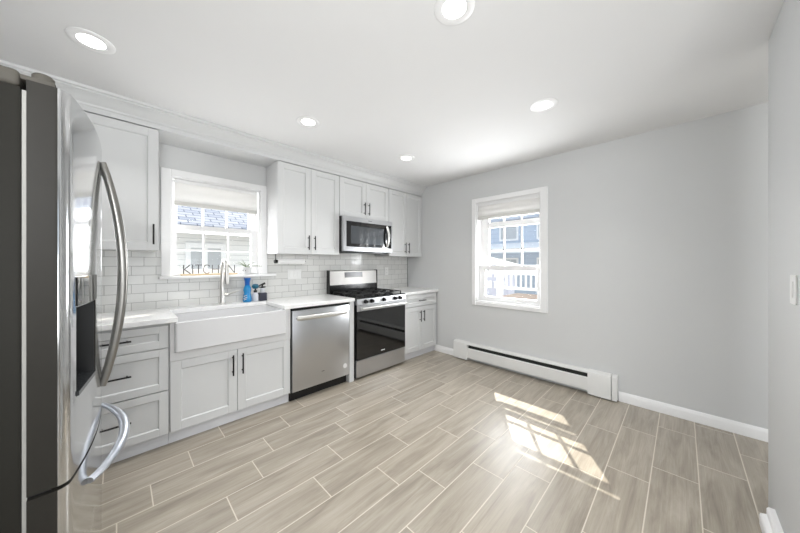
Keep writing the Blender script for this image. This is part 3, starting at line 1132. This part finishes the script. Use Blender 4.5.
# ------------------------------------------------------------------ recessed lights
def can_light(x, y, label):
    t = thing('recessed_light', label, 'ceiling light', (x, y, ZC), 'recessed ceiling lights')
    MB().lathe([(.055, -.0036), (.062, -.0055), (.084, -.0062), (.092, -.003), (.0925, 0.0)], (x, y, ZC), 40).build('trim_ring', M['trim'], t)
    MB().lathe([(0, -.0045), (.045, -.0042), (.0552, -.0034), (.0552, 0)], (x, y, ZC), 40).build('lens', M['lens'], t)
    return t
first = can_light(-0.10, 2.22, 'round recessed ceiling light above the refrigerator, leftmost in the photo')
cans = [first]
for x, y, lb in ((1.10, 0.745, 'round recessed ceiling light cut by the top edge of the photo'),
                 (1.125, 2.21, 'round recessed ceiling light in front of the wall cabinet nearest the sink window'),
                 (2.29, 2.19, 'round recessed ceiling light nearest the far corner, above the range'),
                 (2.25, 0.73, 'round recessed ceiling light nearest the far wall window')):
    o = copy_tree(first)
    o.location = (x, y, ZC)
    o['label'] = lb
    cans.append(o)
pl = bpy.data.lights.new('can_lamp', 'AREA')
pl.shape = 'DISK'
pl.size = 0.11
pl.energy = CAN_POWER
pl.spread = math.radians(115)
pl.color = (1.0, 0.99, 0.975)
for x, y in [tuple(o.location[:2]) for o in cans] + [(-0.2, -1.6), (2.2, -1.8)]:  # last two are extra lamps added in the unseen rear room, without fixtures
    o = bpy.data.objects.new('can_lamp', pl)
    COL.objects.link(o)
    o.location = (x, y, ZC - 0.008)

# ------------------------------------------------------------------ window shades
s1 = thing('window_shade', 'white fabric shade half raised in the far wall window above the heater', 'window shade', (3.39, 1.53, 2.09), 'raised window shades')
box(3.376, 3.412, FW[0] + .015, FW[1] - .015, 2.055, 2.087, bev=.004).build('headrail', M['trim'], s1)
def slab_fabric(axis, a0, a1, c0, zt, zb):
    """slightly rippled cloth with thickness"""
    m = MB()
    n = 12
    pts = [(c0 + .003 * math.sin(k * 1.1), zt + (zb - zt) * k / n) for k in range(n + 1)]
    outl = pts + [(c + .003, z) for c, z in pts[::-1]]
    return m.prism(outl, axis, a0, a1)
slab_fabric('y', FW[0] + .018, FW[1] - .018, 3.383, 2.055, 1.925).build('fabric', M['shade'], s1)
m = MB(); m.prism([(3.380, 1.925), (3.396, 1.925), (3.398, 1.885), (3.386, 1.880), (3.379, 1.890)], 'y', FW[0] + .018, FW[1] - .018)
m.build('hem', M['shadehem'], s1)
s2 = thing('window_shade', 'white fabric shade half raised in the window over the sink', 'window shade', (0.70, 3.22, 2.067), 'raised window shades')
box(KW[0] + .026, KW[1] - .026, 3.206, 3.238, 2.035, 2.066, bev=.004).build('headrail', M['trim'], s2)
slab_fabric('x', KW[0] + .028, KW[1] - .028, 3.213, 2.035, 1.868).build('fabric', M['shade'], s2)
m = MB(); m.prism([(3.210, 1.868), (3.226, 1.868), (3.228, 1.835), (3.216, 1.830), (3.209, 1.838)], 'x', KW[0] + .028, KW[1] - .028)
m.build('hem', M['shadehem'], s2)

# ------------------------------------------------------------------ things on the sill
sg = thing('word_sign', 'thin dark metal letters reading KITCHEN on a pale wood strip, on the window sill', 'sign', (0.63, 3.155, 1.195))
box(0.395, 0.845, 3.140, 3.172, 1.1955, 1.211, bev=.002).build('base', M['tan'], sg)
LZ0, LZ1, LY, LR = 1.211, 1.294, 3.156, .0042
def letter(strokes):
    m = MB()
    for st in strokes:
        pts = [(x, LY, LZ0 + .002 + (LZ1 - LZ0 - .004) * z) for x, z in st]
        m.tube(pts, LR, 8)
    m.build('letter', M['letter'], sg)
def seg(a, b, *s):
    return [[(a + (b - a) * u, v) for u, v in st] for st in s]
letter(seg(.415, .465, [(0, 0), (0, 1)], [(.95, 1), (0, .42)], [(.15, .5), (1, 0)]))
letter(seg(.482, .482, [(0, 0), (0, 1)]))
letter(seg(.497, .555, [(.5, 0), (.5, 1)], [(0, 1), (1, 1)]))
letter(seg(.562, .622, [(.5 + .5 * math.cos(math.radians(a)), .5 + .5 * math.sin(math.radians(a))) for a in range(42, 320, 14)]))
letter(seg(.634, .684, [(0, 0), (0, 1)], [(1, 0), (1, 1)], [(0, .5), (1, .5)]))
letter(seg(.703, .745, [(0, 0), (0, 1)], [(0, 0), (1, 0)], [(0, .5), (.9, .5)], [(0, 1), (1, 1)]))
letter(seg(.766, .822, [(0, 0), (0, 1)], [(0, 1), (1, 0)], [(1, 0), (1, 1)]))

pxx, pyy = 0.932, 3.160
pp = thing('potted_plant', 'small spiky air plant in a white pot on the right end of the window sill', 'plant', (pxx, pyy, 1.195))
MB().lathe([(0, .001), (.030, .001), (.036, .008), (.043, .05), (.045, .072), (.042, .073), (.040, .062), (0, .062)], (pxx, pyy, 1.195)).build('pot', M['ceramic'], pp)
MB().lathe([(.0405, .0), (.0, .006)], (pxx, pyy, 1.256)).build('soil', M['soil'], pp)
for s in (-1, 1):
    a = math.radians(-90 - 44 + s * 17)
    MB().lathe([(0, .005), (.0035, .0035), (.005, 0), (.0035, -.0035), (0, -.005)], (pxx + .0425 * math.cos(a), pyy + .0425 * math.sin(a), 1.235), 10).build('pot_mark', M['letter'], pp)
for k in range(16):
    a = 2 * PI * k / 16 + random.uniform(-.2, .2)
    L_ = random.uniform(.07, .12)
    el = random.uniform(.35, 1.25)
    pts, rad = [], []
    for q in range(9):
        t = q / 8
        r = L_ * t * math.cos(el) * (1 + .5 * t)
        z = L_ * (t * math.sin(el) * 1.1 - .45 * t * t * math.cos(el))
        yy = pyy + r * math.sin(a)
        pts.append((pxx + r * math.cos(a), min(yy, 3.236), 1.262 + z))
        rad.append(.0042 * (1 - .85 * t))
    MB().tube(pts, rad, 6, flat=.4).build('leaf', M['leaf'], pp)

# ------------------------------------------------------------------ soaps beside the sink
bx, by = 0.922, 3.10
sb = thing('soap_bottle', 'bright blue waisted dish soap bottle on the counter behind the sink', 'bottle', (bx, by, CT1))
sc = 1.0
MB().lathe([(0, 0), (.036, 0), (.040, .006), (.041, .03), (.036, .065), (.031, .085), (.033, .10), (.036, .115), (.034, .135), (.026, .155), (.022, .165)], (bx, by, CT1), 28).build('body', M['blue'], sb)
MB().lathe([(.0222, .165), (.0232, .168), (.0225, .19), (.026, .215), (.0315, .232), (.031, .238), (0, .238)], (bx, by, CT1), 28).build('cap', M['bluedark'], sb)
m = MB()
for z, w_ in ((.04, .9), (.062, .7), (.025, .6)):
    a0 = -PI * .75
    pts = [(bx + .0412 * math.cos(a0 + q), by + .0412 * math.sin(a0 + q), CT1 + z + .006 * math.sin(3 * q)) for q in [(-.5 + k / 10) * w_ for k in range(11)]]
    m.tube(pts, .0034, 6)
m.build('label_mark', M['badge'], sb)

cx, cy = 1.028, 3.09
cd = thing('soap_caddy', 'dark navy box-shaped sink caddy, furthest right of the things behind the sink', 'caddy', (cx + .036, cy, CT1))
m = MB()
m.box(cx + .002, cx + .070, cy - .038, cy + .038, CT1, CT1 + .082, bev=.006, seg=2)
m.build('body', M['navy'], cd)
d1 = thing('soap_dispenser', 'clear pump soap dispenser under a teal scrubber, between the blue bottle and the navy caddy', 'soap dispenser', (cx - .034, cy - .004, CT1), 'pump soap dispensers')
c0 = (cx - .034, cy - .004, CT1)
MB().lathe([(0, 0), (.026, 0), (.029, .005), (.029, .06), (.022, .082), (.012, .09), (.012, .096)], c0).build('body', M['clear'], d1)
MB().lathe([(.0125, .088), (.017, .09), (.017, .108), (.008, .112), (.006, .135), (0, .135)], c0).build('pump', M['blackplastic'], d1)
sp_ = MB().lathe([(0, .128), (.02, .128), (.031, .14), (.033, .155), (.024, .172), (0, .177)], c0)
tag(sp_.build('sponge', M['teal'], loc=(c0[0], c0[1], c0[2] + .128)), 'round teal sponge resting on top of the pump soap dispenser beside the blue bottle', 'sponge')
d2 = thing('soap_dispenser', 'pump soap dispenser with a black spout, standing on top of the navy caddy', 'soap dispenser', (cx + .036, cy, CT1 + .0825), 'pump soap dispensers')
c1 = (cx + .036, cy, CT1 + .0825)
MB().lathe([(0, 0), (.022, 0), (.024, .004), (.023, .035), (.014, .046), (.011, .05)], c1).build('body', M['clear'], d2)
m = MB()
m.lathe([(.0115, .046), (.016, .048), (.016, .062), (.008, .066), (.007, .084), (0, .084)], c1)
m.tube([(c1[0] + .026, c1[1], c1[2] + .095), (c1[0], c1[1], c1[2] + .084), (c1[0] - .045, c1[1] - .01, c1[2] + .070)], [.011, .010, .005], 10, flat=.7)
m.tube([(c1[0] - .04, c1[1], c1[2] + .058), (c1[0] + .028, c1[1], c1[2] + .056)], [.006, .008], 10)
m.build('pump', M['blackplastic'], d2)

# ------------------------------------------------------------------ paper towel under the cabinet
ph = thing('paper_towel_holder', 'black paper towel bracket fixed under the wall cabinet right of the sink window', 'towel holder', (1.32, 3.0, 1.405))
m = MB()
m.box(1.157, 1.169, 2.985, 3.015, 1.401, 1.4048); m.box(1.160, 1.166, 2.991, 3.009, 1.315, 1.401, bev=.002)
m.lathe([(0, -.003), (.018, -.003), (.018, .003), (0, .003)], (1.163, 3.0, 1.326), 8)
m.tube([(1.150, 3.0, 1.326), (1.180, 3.0, 1.326)], .019, 18)
m.build('bracket', M['black'], ph)
MB().cyl((1.150, 3.0, 1.328), (1.495, 3.0, 1.328), .0075, 12).build('rod', M['black'], ph)
m = MB()
A = [(1.184, .0085), (1.184, .026), (1.186, .028), (1.478, .028), (1.480, .026), (1.480, .0085)]
rings = []
for x, r in A:
    rings.append([m.bm.verts.new((x, 3.0 + r * math.cos(2 * PI * k / 28), 1.328 + r * math.sin(2 * PI * k / 28))) for k in range(28)])
for a, b in zip(rings, rings[1:] + rings[:1]):
    for k in range(28):
        m.bm.faces.new((a[k], a[(k + 1) % 28], b[(k + 1) % 28], b[k]))
tag(m.build('paper_towel_roll', M['paper'], loc=(1.332, 3.0, 1.328)), 'thin white paper towel roll on the bracket under the wall cabinet', 'paper towel')

# ------------------------------------------------------------------ wall plates
def plate(name, label, x, z, w, h, kind):
    t = thing(name, label, 'switch' if 'switch' in name else 'outlet', (x, YK - .006, z))
    y = YK - .0062
    box(x - w / 2, x + w / 2, y - .005, y, z - h / 2, z + h / 2, bev=.002).build('plate', M['plastic'], t)
    if kind == 'double':
        for dx in (-.046, 0, .046):
            b_ = box(x + dx - .0165, x + dx + .0165, y - .0075, y - .0045, z - .033, z + .033, bev=.001).build('rocker', M['plastic'], t)
    else:
        for dz in (-.02, .02):
            r = box(x - .016, x + .016, y - .0075, y - .0045, z + dz - .014, z + dz + .014, bev=.002).build('socket', M['plastic'], t)
            box(x - .008, x - .005, y - .0078, y - .007, z + dz - .004, z + dz + .008).build('slot', M['plasticslot'], r, smooth=0)
            box(x + .005, x + .008, y - .0078, y - .007, z + dz - .004, z + dz + .008).build('slot', M['plasticslot'], r, smooth=0)
plate('light_switch', 'white triple rocker switch plate on the tiles under the paper towel roll', 1.455, 1.178, .165, .116, 'double')
plate('power_outlet', 'white power outlet on the tiles right of the range backguard', 2.90, 1.185, .075, .116, 'outlet')
lp = thing('light_switch', 'white single light switch on the grey wall at the right edge of the photo', 'switch', (1.94, -0.323, 1.2))
box(1.90, 1.98, -0.323, -0.3175, 1.142, 1.262, bev=.002).build('plate', M['plastic'], lp)
box(1.923, 1.957, -0.318, -0.3145, 1.170, 1.235, bev=.001).build('rocker', M['plastic'], lp)

# ------------------------------------------------------------------ outside
struct(box(-14, 26, -14, 26, -0.62, -0.5).build('ground', M['ground'], smooth=0))

# neighbouring house facing the sink window
nh = thing('neighbour_house', 'white lap-sided house with grey-blue shingle roof seen through the sink window', 'house', (2.0, 9.5, -0.5))
box(-4, 9, 8.0, 12.0, -0.5, 2.06).build('wall', M['siding'], nh, smooth=0)
m = MB()
m.sheet([[(-4.4, 7.62, 2.085), (9.4, 7.62, 2.085)], [(-4.4, 12.2, 4.6), (9.4, 12.2, 4.6)]])
r_ = bmesh.ops.extrude_face_region(m.bm, geom=m.bm.faces[:])
bmesh.ops.translate(m.bm, verts=[v for v in r_['geom'] if isinstance(v, bmesh.types.BMVert)], vec=(0, 0, .08))
m.build('roof', M['shingle'], nh, smooth=0)
box(-4.4, 9.4, 7.56, 7.66, 1.985, 2.085).build('gutter', M['fascia'], nh, smooth=0)
wn = MB()
wn.box(1.08, 1.88, 7.95, 8.0, .55, .66); wn.box(1.08, 1.88, 7.95, 8.0, 1.66, 1.78)
wn.box(1.08, 1.18, 7.95, 8.0, .66, 1.66); wn.box(1.78, 1.88, 7.95, 8.0, .66, 1.66); wn.box(1.455, 1.505, 7.955, 8.0, .66, 1.66)
wn = wn.build('window_frame', M['vinyl'], nh, smooth=0)
box(1.18, 1.78, 7.97, 7.995, .66, 1.66).build('pane', M['darkpane'], wn, smooth=0)

# back yard beyond the far window: white railing, wooden table, pale shed, blue-grey house
rl = thing('deck_railing', 'white baluster railing outside the far wall window', 'railing', (6.4, 2.0, -0.5))
box(6.36, 6.44, 0.2, 3.05, 1.19, 1.27, bev=.01).build('top_rail', M['vinyl'], rl)
box(6.37, 6.43, 0.2, 3.05, .70, .76).build('bottom_rail', M['vinyl'], rl)
for k in range(26):
    y = .25 + .11 * k
    box(6.385, 6.415, y - .018, y + .018, .76, 1.19).build('baluster', M['vinyl'], rl, smooth=0)
for y in (0.9, 2.02, 3.05):
    p_ = box(6.34, 6.46, y - .06, y + .06, -.5, 1.32).build('post', M['vinyl'], rl, smooth=0)
    MB().lathe([(.09, 0), (.09, .02), (0, .07)], (6.4, y, 1.32), 4).build('post_cap', M['vinyl'], p_, smooth=0)
tb = thing('wooden_table', 'brown wooden outdoor table outside the far wall window', 'table', (4.85, 1.4, -0.5))
for k in range(5):
    box(4.50 + .145 * k, 4.635 + .145 * k, .5, 2.16, .68, .755, bev=.004).build('table_board', M['deck'], tb)
for x in (4.58, 5.13):
    for y in (.62, 2.04):
        box(x - .04, x + .04, y - .04, y + .04, -.5, .68).build('leg', M['deck'], tb)
sh = thing('garden_shed', 'pale lilac shed with white panelled door outside the far wall window', 'shed', (7.5, 4.1, -0.5))
box(7.30, 7.70, 3.25, 5.0, -0.5, 1.26).build('wall', M['lilac'], sh, smooth=0)
m = MB(); m.prism([(3.08, 1.25), (5.2, 1.25), (4.1, 1.52)], 'x', 7.20, 7.80); m.build('roof', M['snow'], sh, smooth=0)
dd = box(7.26, 7.30, 3.28, 4.05, -0.45, 1.18).build('door', M['lilac'], sh, smooth=0)
for y in (3.33, 3.69):
    for z in (.62, .92):
        box(7.245, 7.262, y, y + .29, z, z + .2, bev=.004).build('door_panel', M['vinyl'], dd)
n2 = thing('neighbour_house', 'blue-grey house behind the white railing beyond the far wall window', 'house', (15.5, 5.2, -0.5))
box(13.0, 18.0, 0.0, 9.5, -0.5, 3.3).build('wall', M['bluesiding'], n2, smooth=0)
m = MB(); m.prism([(12.7, 3.3), (18.3, 3.3), (15.5, 5.6)], 'y', -.3, 9.8); m.build('roof', M['slate'], n2, smooth=0)
m = MB()
m.prism([(11.2, 1.72), (13.0, 2.15), (13.0, 2.24), (11.2, 1.80)], 'y', 0.2, 9.2)
m.build('porch_roof', M['snow'], n2, smooth=0)
for y, z in ((3.6, 2.35), (5.3, 2.35), (7.0, 2.35), (3.6, 0.7), (5.3, 0.7)):
    wf_ = box(12.94, 13.0, y, y + .9, z, z + .85).build('window_frame', M['vinyl'], n2, smooth=0)
    box(12.925, 12.945, y + .08, y + .82, z + .08, z + .77).build('pane', M['darkpane'], wf_, smooth=0)
